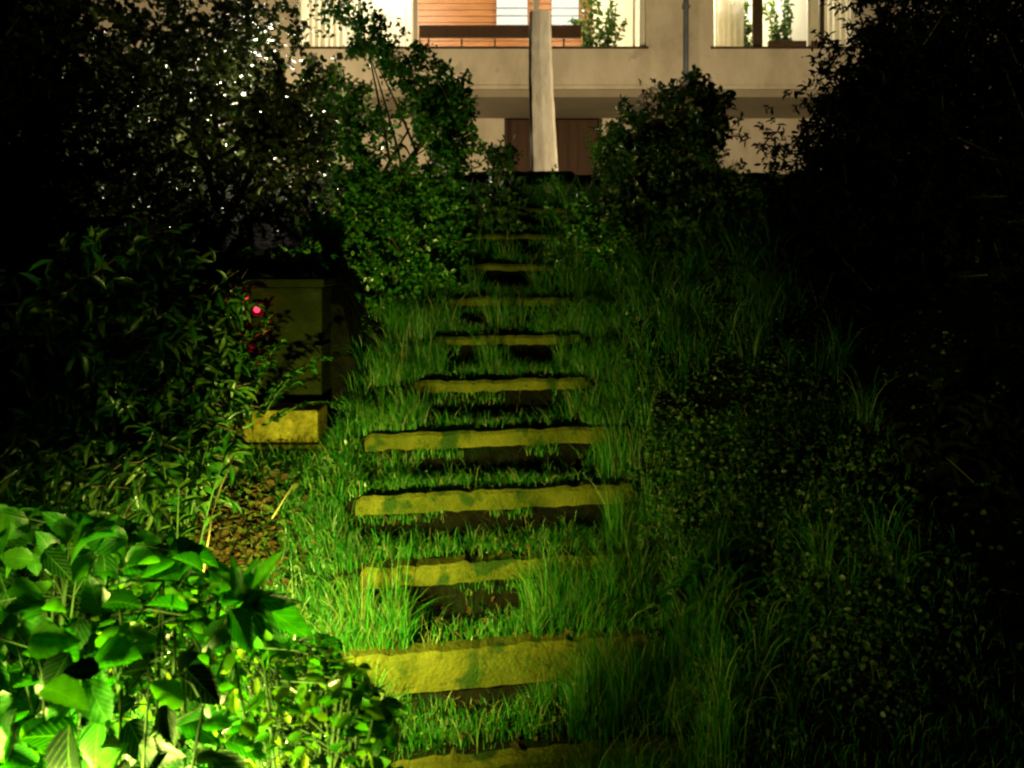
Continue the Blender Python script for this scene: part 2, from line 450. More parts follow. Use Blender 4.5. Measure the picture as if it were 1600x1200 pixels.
# ------------------------------------------------------------------ house
HY = 14.0
def hx(px, D=HY): return (px-800)/F*D
def hz(py, D=HY): return EYE+(HZ-py)/F*D
hs = empty('house', (1.5, 15, 2.14))
tag(hs, 'pale plastered house with lit upstairs windows above a recessed brown door', 'house')
xL, xR = -7.6, 11.0
sill = hz(74); head = 7.25; fb = hz(137)
W1 = (hx(462), hx(1010)); W2 = (hx(1113), hx(1342))
WT = .30
mb = MB()
mb.box(xL, xR, HY, HY+WT, fb, sill)
mb.box(xL, xR, HY, HY+WT, head, 8.1)
mb.box(xL, W1[0], HY, HY+WT, sill, head)
mb.box(W1[1], W2[0], HY, HY+WT, sill, head)
mb.box(W2[1], xR, HY, HY+WT, sill, head)
mb.build('upper_wall', M['plaster'], hs)
MB().box(xL, xR, HY-.035, HY-.002, fb-.03, fb+.035).build('fascia_band', M['plaster'], hs)
LD = 16.2
MB().box(xL+.02, xR-.02, HY+.02, LD+.3, fb-.16, fb-.03).build('soffit', M['soffit'], hs)
# lower wall with door opening
dx0, dx1, dh = hx(788, LD), hx(940, LD), hz(181, LD)
mb = MB()
mb.box(xL, dx0, LD, LD+.3, 1.9, fb-.16); mb.box(dx1, xR, LD, LD+.3, 1.9, fb-.16); mb.box(dx0, dx1, LD, LD+.3, dh, fb-.16)
mb.build('lower_wall', M['plaster'], hs)
dr = MB().box(dx0+.05, dx1-.05, LD+.16, LD+.22, 2.1, dh-.05).build('door', M['brown'], hs)
mb = MB()
for i in range(1, 9):
    xx = dx0+.05+(dx1-dx0-.1)*i/9; mb.box(xx-.012, xx+.012, LD+.135, LD+.158, 2.12, dh-.06)
mb.build('batten', M['brown'], dr)
MB().box(dx0+.9, dx0+.95, LD+.10, LD+.134, 3.1, 3.3).build('handle', M['zinc'], dr)
mb = MB(); mb.box(dx0, dx0+.048, LD+.02, LD+.25, 2.1, dh); mb.box(dx1-.048, dx1, LD+.02, LD+.25, 2.1, dh); mb.box(dx0+.05, dx1-.05, LD+.02, LD+.25, dh-.048, dh)
mb.build('door_frame', M['dark_frame'], hs)
# small window low on the right wall
# pipe
mb = MB().tube([(hx(1071), HY-.07, 8.0), (hx(1071), HY-.07, 4.5), (hx(1071), HY+.0, 4.35), (hx(1071), HY-.02, 3.9)], .042, 12)
mb.build('drainpipe', M['zinc'], hs, True)
for z in (4.75, 5.9, 7.2): MB().box(hx(1071)-.06, hx(1071)+.06, HY-.12, HY-.002, z, z+.04).build('pipe_bracket', M['zinc'], hs)
# roof
mb = MB().box(xL-.5, xR+.5, HY-.7, 22.5, 8.102, 8.3); mb.build('roof', M['brown'], hs, bevel=.02)
MB().box(xL, xL+.3, HY+.302, 22, 2.1, 8.1).build('side_wall', M['plaster'], hs)
MB().box(xR-.3, xR, HY+.302, 22, 2.1, 8.1).build('side_wall', M['plaster'], hs)
MB().box(xL+.302, xR-.302, 21.7, 22, 2.1, 8.1).build('rear_wall', M['plaster'], hs)
# windows
def window(x0, x1, mull, rooms=None):
    mb = MB(); t = .055; y0, y1 = HY+.10, HY+.17
    mb.box(x0, x0+t, y0, y1, sill, head); mb.box(x1-t*1.8, x1, y0, y1, sill, head)
    mb.box(x0+t, x1-t*1.8, y0, y1, head-t, head); mb.box(x0+t, x1-t*1.8, y0, y1, sill, sill+.022)
    f = mb.build('window', M['frame'], hs)
    for mx, mw, mm in mull:
        MB().box(mx-mw/2, mx+mw/2, y0-.004, y1+.004, sill+.024, head-t-.002).build('mullion', M[mm], f)
    MB().box(x0+t, x1-t*1.8, y0+.03, y0+.036, sill+.022, head-t).build('pane', M['glass'], f)
    MB().box(x0-.03, x1+.03, HY-.05, HY+.098, sill-.028, sill+.004).build('sill', M['dark_frame'], f)
    return f
window(*W1, [(hx(838), .10, 'frame'), (hx(648), .07, 'frame'), (hx(560), .05, 'frame'), (hx(992), .035, 'frame')])
window(*W2, [(hx(1187), .17, 'dark_frame'), (hx(1268), .05, 'frame'), (hx(1288), .08, 'dark_frame')])
# rooms
BW = 17.4
MB().box(xL+.302, xR-.302, HY+.302, 21.6, 4.536, 4.66).build('floor_slab', M['cream'], hs)
MB().box(xL+.302, xR-.302, HY+.302, 21.6, 7.5, 7.62).build('room_ceiling', M['cream'], hs)
xp = hx(1050)
MB().box(xL+.302, xp-.1, BW, BW+.12, 4.662, 7.498).build('back_wall', M['cream'], hs)
MB().box(xp+.1, xR-.302, BW-.9, BW-.78, 4.662, 7.498).build('back_wall', M['cream'], hs)
MB().box(xp-.098, xp+.098, HY+.302, 21.6, 4.662, 7.498).build('partition_wall', M['cream'], hs)
# timber boarding on the back wall
mb = MB(); zz = 5.3
while zz < 7.45:
    mb.box(hx(640, BW), hx(925, BW), BW-.05, BW-.004, zz, zz+.125); zz += .135
mb.build('timber_boarding', M['orange_wood'], hs, bevel=.006)
for a, b_ in ((776, 824), (862, 904)):
    f = MB().box(hx(a, BW-.1), hx(b_, BW-.1), BW-.14, BW-.055, hz(38, BW-.1), 7.42).build('light_panel', M['roomlamp'], hs, bevel=.01)
    mb = MB()
    for q in (15, 27): mb.box(hx(a, BW-.1), hx(b_, BW-.1), BW-.155, BW-.142, hz(q, BW-.1), hz(q, BW-.1)+.035)
    mb.build('rail', M['zinc'], f)
MB().box(hx(655, 14.7), hx(908, 14.7), 14.66, 14.72, hz(60, 14.7), hz(40, 14.7)).build('wooden_rail', M['brown'], hs, bevel=.008)
for a in (668, 720, 772, 880): MB().box(hx(a, 14.7), hx(a, 14.7)+.03, 14.725, 14.76, 4.66, hz(45, 14.7)).build('rail_post', M['brown'], hs)
def curtain(x0, x1, y, z0, z1, amp=.03, wl_=.11):
    n = int((x1-x0)/.015); vs = []; fs = []
    for i in range(n+1):
        x = x0+(x1-x0)*i/n; yy = y+amp*math.sin(2*math.pi*x/wl_)+.012*math.sin(x*37)
        vs += [(x, yy, z0), (x, yy, z1)]
    for i in range(n): fs.append((2*i, 2*i+2, 2*i+3, 2*i+1))
    return mesh_obj('curtain', vs, fs, L['curtain'], hs, True)
curtain(hx(468), hx(640), 14.45, 5.0, 7.4)
curtain(hx(1130), hx(1178), 14.6, 5.0, 7.4)
curtain(hx(1296), hx(1345), 14.5, 5.0, 7.4)
MB().box(hx(1200, 15), hx(1286, 15), 14.97, 15.05, hz(72, 15)-.1, hz(64, 15)).build('wooden_rail', M['brown'], hs, bevel=.008)
MB().box(hx(1215, 16.4), hx(1262, 16.4), 16.3, 16.46, 5.2, 7.3).build('door', M['frame'], hs, bevel=.01)
def lamp(name, kind, loc, energy, color, parent=None, size=.05, rot=None, spot=None, blend=1):
    d = bpy.data.lights.new(name, kind); d.energy = energy; d.color = color
    if kind == 'AREA': d.size = size
    else: d.shadow_soft_size = size
    if spot: d.spot_size = spot; d.spot_blend = blend
    o = bpy.data.objects.new(name, d); COL.objects.link(o)
    o.location = Vector(loc) - (parent_world(parent) if parent else Vector((0,0,0)))
    if parent: o.parent = parent
    if rot is not None: o.rotation_euler = rot
    return o
lamp('red_glow', 'POINT', (rp.x, 3.735, rp.z), .35, (1, .02, .03), rl, .01)
def ceiling_light(x, y, e):
    c = MB().lathe(x, y, [(.03, 7.49), (.20, 7.45), (.20, 7.40), (.02, 7.36)]).build('ceiling_light', M['roomlamp'], hs, True)
    lamp('room_bulb', 'POINT', (x, y, 7.0), e, (1, .90, .72), hs, .15)
ceiling_light(-2.2, 15.6, 520); ceiling_light(1.0, 15.9, 230); ceiling_light(4.4, 15.5, 300)
# house plants
def houseplant(label, x, y, z, h, spread, n, seed):
    r = np.random.default_rng(seed)
    e = empty('potted_plant', (x, y, z)); tag(e, label, 'plant', None)
    MB().lathe(x, y, [(.09, z), (.13, z+.22), (.14, z+.22), (.14, z+.25), (.11, z+.25), (.10, z+.2)]).build('pot', M['pot'], e, True)
    mb = MB(); pos = []; d = []
    for i in range(9):
        a = r.uniform(0, 6.28); s = r.uniform(.3, 1)*spread; hh = z+.2+h*r.uniform(.55, 1)
        tip = Vector((x+math.cos(a)*s, y+math.sin(a)*s*.6, hh)); b0 = Vector((x, y, z+.2))
        mid = (b0+tip)/2+Vector((0, 0, .1)); mb.tube([b0, mid, tip], [.008, .006, .003], 5)
        for q in range(n):
            t = r.uniform(.35, 1.05); p = b0.lerp(tip, t)+Vector((0, 0, .1*4*t*(1-t)/2))
            pos.append(p); d.append(r.normal(0, 1, 3)+[0, 0, .2])
    mb.build('stem', M['stem'], e)
    pos = np.array(pos); d = np.array(d)
    scatter('leaves', pos, d, r.normal(0, 1, pos.shape)+[0, -.5, .6], r.uniform(.08, .16, len(pos)), .06, T_LANCE, L['houseplant'], e)
houseplant('bushy green potted plant in the long lit window right of the white pillar', hx(938, 14.9), 14.9, 4.66, 1.75, .5, 60, 1)
houseplant('leafy potted plant behind the left pane of the right-hand window', hx(1158, 14.95), 14.95, 4.66, 1.8, .36, 50, 2)
houseplant('potted plant between curtain and white door in the right-hand window', hx(1222, 15.4), 15.4, 4.66, 1.9, .36, 50, 3)

# white pillar on the terrace
PD = 9.2
pl = empty('white_pillar', (hx(850, PD), PD+.15, 2.14)); tag(pl, 'tall white tapering pillar standing on the terrace in front of the house', 'pillar')
vs = []; fs = []; nseg = 26; zt = hz(16, PD); zb = 2.05
for i in range(nseg+1):
    t = i/nseg; z = zb+(zt-zb)*t
    wdt = .335*(1-t)+.245*t; cxp = hx(851, PD)*(1-t)+hx(845, PD)*t + (.012*math.sin(t*5+1))
    wdt += .012*(random.random()-.5) if 0 < i < nseg else 0
    hw = wdt/2
    ch = .03
    ring = [(-hw+ch, -hw), (0, -hw-.012), (hw-ch, -hw), (hw, -hw+ch), (hw, hw-ch), (hw-ch, hw), (-hw+ch, hw), (-hw, hw-ch), (-hw, -hw+ch)]
    vs += [(cxp+a, PD+.15+b_, z) for a, b_ in ring]
nr = 9
for i in range(nseg):
    for j in range(nr): fs.append((i*nr+j, i*nr+(j+1)%nr, (i+1)*nr+(j+1)%nr, (i+1)*nr+j))
fs.append(tuple(nseg*nr+j for j in range(nr)))
mesh_obj('shaft', vs, fs, M['pillar'], pl)
MB().box(hx(853,PD)-.24, hx(853,PD)+.24, PD-.09, PD+.39, 2.08, 2.2).build('plinth', M['pillar'], pl, bevel=.01)

# ------------------------------------------------------------------ lamps of the place, plus an added backlight
def aim(a, b): return (Vector(b)-Vector(a)).to_track_quat('-Z', 'Y').to_euler()
def floodlight(loc, target, e, label, group):
    g = float(Gz(loc[0], loc[1]))
    o = empty('floodlight', (loc[0], loc[1], g)); tag(o, label, 'lamp', group)
    MB().tube([(loc[0], loc[1], g-.05), (loc[0], loc[1], loc[2]-.09)], .012).build('stake', M['black'], o)
    MB().box(loc[0]-.09, loc[0]+.09, loc[1]-.05, loc[1]+.02, loc[2]-.07, loc[2]+.07).build('lamp_head', M['black'], o, bevel=.006)
    MB().box(loc[0]-.075, loc[0]+.075, loc[1]+.022, loc[1]+.028, loc[2]-.055, loc[2]+.055).build('glass', M['flood'], o)
    lamp('flood_bulb', 'SPOT', (loc[0], loc[1]+.06, loc[2]), e, (1, .75, .38), o, .08,
         aim((loc[0], loc[1], loc[2]), target), R(125), .5)
floodlight(tuple(FLOOD_POS), (1.6, 14, 5.2), 950, 'black floodlight on a stake on the terrace behind the right-hand shrub, facing the house', 'terrace floodlights')
floodlight((-4.4, 10.2, 2.42), (-3.4, 14, 5.0), 800, 'black floodlight on a stake on the terrace behind the big left tree, facing the house', 'terrace floodlights')

gl = empty('garden_lamp', (LAMP_POS.x, LAMP_POS.y, float(Gz(LAMP_POS.x, LAMP_POS.y))))
tag(gl, 'small lit garden lamp on a post, almost buried in the broad-leaved bush', 'lamp')
lx, ly, lz = LAMP_POS
MB().tube([(lx, ly, -.2), (lx, ly, lz-.05)], .014, 10).build('post', M['black'], gl, True)
MB().lathe(lx, ly, [(.045, lz-.05), (.05, lz-.04), (.05, lz-.03), (.0, lz-.03)]).build('collar', M['black'], gl, True)
MB().lathe(lx, ly, [(.032, lz-.028), (.036, lz-.01), (.036, lz+.02), (.03, lz+.03)], 24).build('globe', M['lampglass'], gl, True)
MB().lathe(lx, ly, [(.075, lz+.034), (.07, lz+.04), (.02, lz+.06), (.005, lz+.065)], 24).build('cap', M['black'], gl, True)
LC = (1, .92, .20)
lamp('lamp_spot', 'SPOT', (lx+.06, ly+.05, lz+.0), 440, LC, gl, .03, aim(LAMP_POS, (-.68, 3.6, .22)), R(116), 1)
lamp('lamp_glow', 'POINT', (lx+.0, ly-.07, lz+.02), 75, LC, gl, .05)

added_lamp = empty('garden_lamp', (-2.0, 6.4, 2.22)); tag(added_lamp, 'added unseen lamp behind the big left tree, making bright specks between its leaves', 'lamp')  # added to backlight the left tree and its backdrop
MB().tube([(-2.0, 6.4, 2.1), (-2.0, 6.4, 2.5)], .014, 10).build('post', M['black'], added_lamp, True)
MB().lathe(-2.0, 6.4, [(.03, 2.502), (.036, 2.52), (.036, 2.55), (.03, 2.56)], 24).build('globe', M['lampglass'], added_lamp, True)
MB().lathe(-2.0, 6.4, [(.075, 2.564), (.07, 2.57), (.02, 2.59), (.005, 2.595)], 24).build('cap', M['black'], added_lamp, True)
lamp('lamp_glow', 'POINT', (-2.0, 6.32, 2.53), 210, (1, .88, .6), added_lamp, .05)
g2 = empty('garden_lamp', (-.86, .98, float(Gz(-.86, .98))))
tag(g2, 'low lit garden lamp in front of the broad-leaved bush, below the edge of the photo', 'lamp')
MB().tube([(-.86, .98, -.2), (-.86, .98, .25)], .014, 10).build('post', M['black'], g2, True)
MB().lathe(-.86, .98, [(.03, .252), (.036, .27), (.036, .30), (.03, .31)], 24).build('globe', M['lampglass'], g2, True)
MB().lathe(-.86, .98, [(.05, .225), (.05, .25)]).build('collar', M['black'], g2, True)
lamp('lamp_spot', 'SPOT', (-.84, 1.02, .36), 430, LC, g2, .05, aim((-.84, 1.02, .36), (-.62, 1.9, .76)), R(98), 1)

# ------------------------------------------------------------------ grass, ground cover
def keep_px(pts):
    x, y, z = pts[:,0], pts[:,1], pts[:,2]
    px = 800+x/y*F; py = HZ+(EYE-z)/y*F
    return px, py
def grass_field(n, x0, x1, y0, y1, dens):
    x = rng.uniform(x0, x1, n); y = rng.uniform(y0, y1, n)
    k = rng.uniform(0, 1, n) < dens(x, y)
    x, y = x[k], y[k]
    return np.stack([x, y, Gz(x, y)-.006], 1)
# short grass on the treads
def dens_tread(x, y):
    ys = y - shear(x, y)
    fr = ((ys - D0)/RUN) % 1.0                      # 0 right behind the nose
    d = fbm(x*3.5, y*3.5, 21)
    r = np.abs(x-xc(y))
    ok = (r < .62)
    base = np.clip((d-.28)*4.0, .08, 1) * np.where(fr < .30, .12, np.where(fr > .9, .3, 1))
    k = np.floor((ys-D0)/RUN)
    px = 800+x/y*F
    # bare earth hole below step 2, thin growth below step 3 and 4
    hole = (k == 1) & (px > 670) & (px < 765) & (fr > .5)
    base = np.where(hole, .02, base)
    base = np.where((k == 2) & (fr > .70), base*.3, base)
    base = np.where((k == 3) & (fr > .62), base*.25, base)
    base = np.where((k == 0) & (px < 800) & (fr > .6), base*.35, base)
    base = np.where((k == 1) & ((px > 830) | (px < 640)), 1, base)
    base = np.where((k == 0) & ((px > 890) | (px < 600)), 1, base)
    base = np.where((k == -1) & ((px > 900) | (px < 590)), 1, base)
    base = np.where((k >= 4) & (r > .38), 1, base)
    base = np.where(y > 4.9, base*.6, base)
    return base*ok
g = grass_field(120000, -.75, .75, 2.0, 5.6, dens_tread)
n = len(g)
gys = g[:,1]-shear(g[:,0], g[:,1]); gk = np.floor((gys-D0)/RUN); gf_ = ((gys-D0)/RUN) % 1; gpx = 800+g[:,0]/g[:,1]*F
cov = ((gk == 0) & ((gpx > 890) | (gpx < 600))) | ((gk == 1) & ((gpx > 830) | (gpx < 640))) | ((gk == 2) & ((gpx > 1000) | (gpx < 560)))
rr_ = np.abs(g[:,0]-xc(g[:,1])); cov = cov | ((gk >= 4) & (rr_ > .38)) | ((gk >= 6) & (rr_ > .30))
h = rng.uniform(.030, .10, n)*(1+.3*(g[:,1] < 2.9))*np.where(cov, 1.7, 1)*(.35+1.5*fbm(g[:,0]*6, g[:,1]*6, 91))*(1+.35*(gk >= 5))*np.where((gf_ < .3) & ~cov, .55, 1)
lean = rng.normal(0, .35, (n, 2)) + [0, -.1]
o = blades('short_grass', g, h, rng.uniform(.0022, .0042, n), lean, .5, L['grass'])
tag(o, 'short green grass growing over the treads of the steps', 'grass', kind='stuff')
cent = []
for _ in range(420):
    y = rng.uniform(2.2, 5.4); x = xc(y)+rng.uniform(-.6, .6)
    cent.append(((x, y), rng.uniform(.5, 1.2)))
def tufts(cent, per, hmin, hmax, droop, spread=.05):
    P_, H_, Ln = [], [], []
    for (x, y), s in cent:
        m = per
        a = rng.uniform(0, 2*np.pi, m); rr = rng.uniform(0, spread, m)
        xx = x+np.cos(a)*rr; yy = y+np.sin(a)*rr
        P_.append(np.stack([xx, yy, Gz(xx, yy)-.01], 1)); hh = rng.uniform(hmin, hmax, m)*s; H_.append(hh)
        out = np.stack([np.cos(a), np.sin(a)], 1)*rng.uniform(.1, .75, (m, 1))*droop + rng.normal(0, .12, (m, 2)) + [-.12, -.22]
        Ln.append(out)
    return np.concatenate(P_), np.concatenate(H_), np.concatenate(Ln)
p_, h_, l_ = tufts(cent, 10, .07, .17, .6, .05)
cent = []
for k, a0, a1, cnt in ((0, 900, 1130, 70), (0, 540, 590, 6), (1, 825, 1010, 66), (1, 545, 625, 14), (-1, 900, 1150, 60), (-1, 560, 640, 14), (2, 950, 1010, 14), (3, 940, 1010, 16), (4, 890, 990, 24), (4, 600, 665, 14),
                        (5, 860, 960, 22), (5, 610, 700, 20), (5, 755, 800, 8), (6, 640, 715, 16), (6, 850, 930, 18), (6, 765, 820, 16), (7, 680, 750, 12), (7, 830, 930, 18), (8, 680, 950, 34), (9, 680, 760, 12), (9, 850, 950, 12), (10, 700, 950, 30)):
    for _ in range(cnt):
        yy = nose(k)+rng.uniform(.12, .27); xx = (rng.uniform(a0, a1)-800)/F*(nose(k+1))
        yy += float(shear(xx, yy)); cent.append(((xx, yy), rng.uniform(.7, 1.2)*(.85 if k >= 4 else 1)))
p2, h2, l2 = tufts(cent, 17, .24, .42, .4, .045)
l2 = l2+np.array([.05, .12])
p_ = np.concatenate([p_, p2]); h_ = np.concatenate([h_, h2]); l_ = np.concatenate([l_, l2])
o = blades('stray_grass', p_, h_, rng.uniform(.002, .004, len(p_)), l_, .6, L['grass'], seg=5)
tag(o, 'longer stray grass blades standing up across the step edges', 'grass', kind='stuff')
hg = []
for k in range(0, NSTEP):
    m = 900
    xx = xc(nose(k))+rng.uniform(-.6, .6, m); q = fbm(xx*6, xx*0+k*3.3, 77); xx = xx[q > .42]
    yy = nose(k)+TH*np.clip(1-(nose(k)-4.2)/1.2, 0, 1)*(xx-xc(nose(k)))+.015
    hg.append(np.stack([xx, yy, .046+RISE*k-.05-rng.uniform(0, .08, len(xx))], 1))
hg = np.concatenate(hg)
o = blades('hanging_grass', hg, rng.uniform(.04, .11, len(hg)), rng.uniform(.002, .0038, len(hg)), np.stack([rng.normal(0, .3, len(hg)), rng.uniform(-.75, -.3, len(hg))], 1), 1.6, L['grass'], seg=5)
tag(o, 'grass sprouting from the dark gaps under the step edges', 'grass', kind='stuff')
# lawn at the foot of the steps and left shoulder
def dens_low(x, y):
    return (1-.97*np.exp(-(((x+1.07)/.19)**2+((y-3.05)/.24)**2)**2))*np.clip((fbm(x*4, y*4, 31)-.25)*2.6, .08, 1)*(np.where(np.abs(x-xc(y)) < .55, (y < 2.46), 1))*smooth(1.9, 1.2, x)
g1 = grass_field(60000, -1.0, 1.6, 1.7, 3.6, dens_low)
n = len(g1)
h = rng.uniform(.04, .11, n)
o = blades('rough_grass', g1, h, rng.uniform(.0025, .0048, n), rng.normal(0, .4, (n, 2)), .6, L['grass'])
tag(o, 'rough green grass around the lowest steps', 'grass', kind='stuff')
# tall grass beside the stairs, right bank in tufts that droop
def tufts(cent, per, hmin, hmax, droop, spread=.05):
    P_, H_, Ln = [], [], []
    for (x, y), s in cent:
        m = per
        a = rng.uniform(0, 2*np.pi, m); rr = rng.uniform(0, spread, m)
        xx = x+np.cos(a)*rr; yy = y+np.sin(a)*rr
        P_.append(np.stack([xx, yy, Gz(xx, yy)-.01], 1)); hh = rng.uniform(hmin, hmax, m)*s; H_.append(hh)
        out = np.stack([np.cos(a), np.sin(a)], 1)*rng.uniform(.1, .75, (m, 1))*droop + rng.normal(0, .12, (m, 2)) + [-.12, -.22]
        Ln.append(out)
    return np.concatenate(P_), np.concatenate(H_), np.concatenate(Ln)
cent = []
for _ in range(900):
    y = rng.uniform(2.5, 6.0); x = rng.uniform(.45, 2.3)
    lo = .50 if y > 3.5 else .62
    if x-xc(y) < lo: continue
    if x > 1.5 + .1*rng.normal(): continue
    if 3.0 < y < 3.8 and x < 1.3: continue
    if fbm(x*1.6, y*1.6, 41) < .42: continue
    cent.append(((x, y), rng.uniform(.6, 1.15)))
p_, h_, l_ = tufts(cent, 26, .16, .42, 1.0)
o = blades('tall_grass', p_, h_, rng.uniform(.003, .006, len(p_)), l_, .9, L['tallgrass'], seg=6)
tag(o, 'tall drooping grass covering the bank right of the steps', 'grass', kind='stuff')
cent = []
for _ in range(200):
    y = rng.uniform(2.9, 5.6); x = -.66+rng.normal(0, .07) + xc(y)+.05
    if y < 3.6: x -= .04
    cent.append(((x, y), rng.uniform(.5, 1.1)))
p_, h_, l_ = tufts(cent, 20, .08, .22, .8, .05)
o = blades('tall_grass', p_, h_, rng.uniform(.0025, .005, len(p_)), l_, .8, L['tallgrass'], seg=6)
tag(o, 'upright tall grass between the left shrub and the steps', 'grass', kind='stuff')
g3 = grass_field(26000, -2.3, -.62, 2.2, 3.62, lambda x, y: np.clip((fbm(x*3+2, y*3, 37)-.25)*2.8, .1, 1)*(1-.97*np.exp(-(((x+1.07)/.19)**2+((y-3.05)/.24)**2)**2)))
o = blades('rough_grass', g3, rng.uniform(.04, .14, len(g3)), rng.uniform(.0025, .0045, len(g3)), rng.normal(0, .45, (len(g3), 2)), .6, L['tallgrass'])
tag(o, 'rough grass on the bank below the concrete wall', 'grass', kind='stuff')
cent = [((rng.uniform(-1.55, -.70), rng.uniform(3.40, 3.58)), rng.uniform(.5, 1.1)) for _ in range(110)]
p_, h_, l_ = tufts(cent, 16, .08, .26, .7, .05)
o = blades('tall_grass', p_, h_, rng.uniform(.0025, .005, len(p_)), l_, .8, L['tallgrass'], seg=6)
tag(o, 'straggling grass growing against the front of the stone ledge', 'grass', kind='stuff')
# creeping ground cover with tiny leaves
def cover(name, label, n, x0, x1, y0, y1, dens, size, up, mat, cat='plants'):
    g = grass_field(n, x0, x1, y0, y1, dens)
    m = len(g); g[:,2] += rng.uniform(.005, up, m)
    d = rng.normal(0, 1, (m, 3)); d[:,2] = d[:,2]*.4+.2
    nr_ = rng.normal(0, .5, (m, 3))+[0, -.3, 1]
    o = scatter(name, g, d, nr_, size*np.where('litter' in name, rng.uniform(.3, 1.9, m), rng.uniform(.6, 1.3, m)), rng.uniform(size*.5, size, m), T_SMALL, mat)
    return tag(o, label, cat, kind='stuff')
cover('ground_cover', 'small-leaved creeping plants on the dark bank right of the steps', 30000, .5, 2.1, 2.4, 4.8,
      lambda x, y: (1-.92*smooth(1.15, 1.6, x))*np.clip((fbm(x*2.2, y*2.2, 51)-.28)*4, .15, 1)*(x-xc(y) > .52), .022, .10, L['cover'])
cover('ground_cover', 'tiny clover leaves among the grass on the steps', 16000, -.8, .9, 1.9, 4.6,
      lambda x, y: np.clip((fbm(x*4+5, y*4, 61)-.35)*3, 0, .8)*(((y-shear(x,y)-D0)/RUN % 1) > .3)*(((y-shear(x,y)-D0)/RUN % 1) < .85), .013, .05, L['grass'])
cover('ground_cover', 'low creeping plants below the stone ledge left of the steps', 9000, -2.2, -.6, 2.3, 3.62,
      lambda x, y: np.clip((fbm(x*3+5, y*3, 71)-.3)*3, 0, .9), .02, .07, L['cover'])
lp = P(385, 845, 2.95)
cover('leaf_litter', 'heap of brown dead leaves below the ledge left of the steps', 12000, -1.45, -.55, 2.45, 3.35,
      lambda x, y: np.exp(-(((x+1.07)/.15)**2+((y-3.05)/.20)**2)), .028, .08, L['litter'], 'leaves')

cover('leaf_litter', 'fallen dead leaves scattered over the steps', 500, -.6, .6, 2.3, 4.8,
      lambda x, y: np.ones_like(x), .024, .05, L['litter'], 'leaves')
# ------------------------------------------------------------------ shrubs and trees
def bez(a, b, c, n=6):
    return [a.lerp(b, t/(n-1)).lerp(b.lerp(c, t/(n-1)), t/(n-1)) for t in range(n)]
def foliage(ells, ntw, per, leaf, wid, clump, seed, droop=0., gap=.42, noise=2.6):
    """leaves on twigs inside ellipsoids; ells: (centre, (rx,ry,rz), weight)"""
    r = np.random.default_rng(seed)
    wts = np.array([e[2] for e in ells], float); wts /= wts.sum()
    Pp, Dd, tw = [], [], []
    for i in range(ntw):
        e = ells[r.choice(len(ells), p=wts)]
        d = r.normal(0, 1, 3); d /= np.linalg.norm(d); q = r.uniform(0, 1)**.42
        rough = 1+.22*math.sin(d[0]*9+d[2]*7+seed)+.15*math.sin(d[2]*17+d[1]*13)
        c = np.array(e[0])+d*q*np.array(e[1])*rough
        if fbm(c[0]*noise+seed, c[2]*noise+c[1]*.7, seed) < gap: continue
        td = d*.5+r.normal(0, .6, 3)+[0, 0, .35-droop]; td /= np.linalg.norm(td)
        ln = clump*r.uniform(.7, 1.4)
        tw.append((c-td*ln*.5, c+td*ln*.5))
        m = int(per*r.uniform(.6, 1.3))
        t = r.uniform(-.5, .5, m)
        pp = c+td*(t*ln)[:,None]+r.normal(0, .012, (m, 3))
        dd = td*.6+r.normal(0, .75, (m, 3))+[0, 0, -droop]
        Pp.append(pp); Dd.append(dd)
    Pp = np.concatenate(Pp); Dd = np.concatenate(Dd)
    N = r.normal(0, .55, Pp.shape)+[0, -.1, .8]
    m = len(Pp)
    return Pp, Dd, N, leaf*r.uniform(.65, 1.3, m), wid*r.uniform(.7, 1.2, m), tw
def woody(name, label, cat, base, trunks, ells, mat, bark, **kw):
    """thing > trunk, limbs (in the trunk mesh), crown"""
    seed = kw['seed']; r = random.Random(seed)
    e = empty(name, base); tag(e, label, cat, kw.pop('group', None))
    tr = kw.pop('tr', .02); tmpl = kw.pop('tmpl', T_SMALL); partname = kw.pop('part', 'crown')
    Pp, Dd, N, ln, wd, tw = foliage(ells, **kw)
    mb = MB()
    for b0, top in trunks:
        b0 = Vector(base); top = Vector(top)
        mid = (b0+top)/2+Vector((r.uniform(-.08, .08), r.uniform(-.05, .05), 0))
        pts = bez(b0, mid, top, 8); mb.tube(pts, [tr*(1-.75*i/7) for i in range(8)], 8)
        if mb is None: mb = MB()
        for q in range(5):
            s = pts[2+q]; ee = r.choice(ells)
            tgt = Vector(ee[0])+Vector([r.uniform(-.6, .6)*ee[1][i] for i in range(3)])
            mb.tube(bez(s, (s+tgt)/2+Vector((0, 0, .08)), tgt, 6), [tr*.45*(1-.8*i/5) for i in range(6)], 6)
        if len(trunks) > 1: mb.build('trunk' if cat == 'tree' else 'stem', bark, e, True); mb = MB()
    for a, b_ in tw[::3]: mb.tube([a, b_], [.003, .0015], 4)
    mb.build('twigs' if len(trunks) > 1 else ('trunk' if cat == 'tree' else 'stem'), bark, e, True)
    scatter(partname, Pp, Dd, N, ln, wd, tmpl, mat, e)
    return e
def E(px, py, D, rx, ry, rd, wt=None):
    c = P(px, py, D); s = D/F
    return (tuple(c), (rx*s, rd, ry*s), wt if wt else rx*ry)
gnd = lambda x, y: Vector((x, y, float(Gz(x, y))-.03))
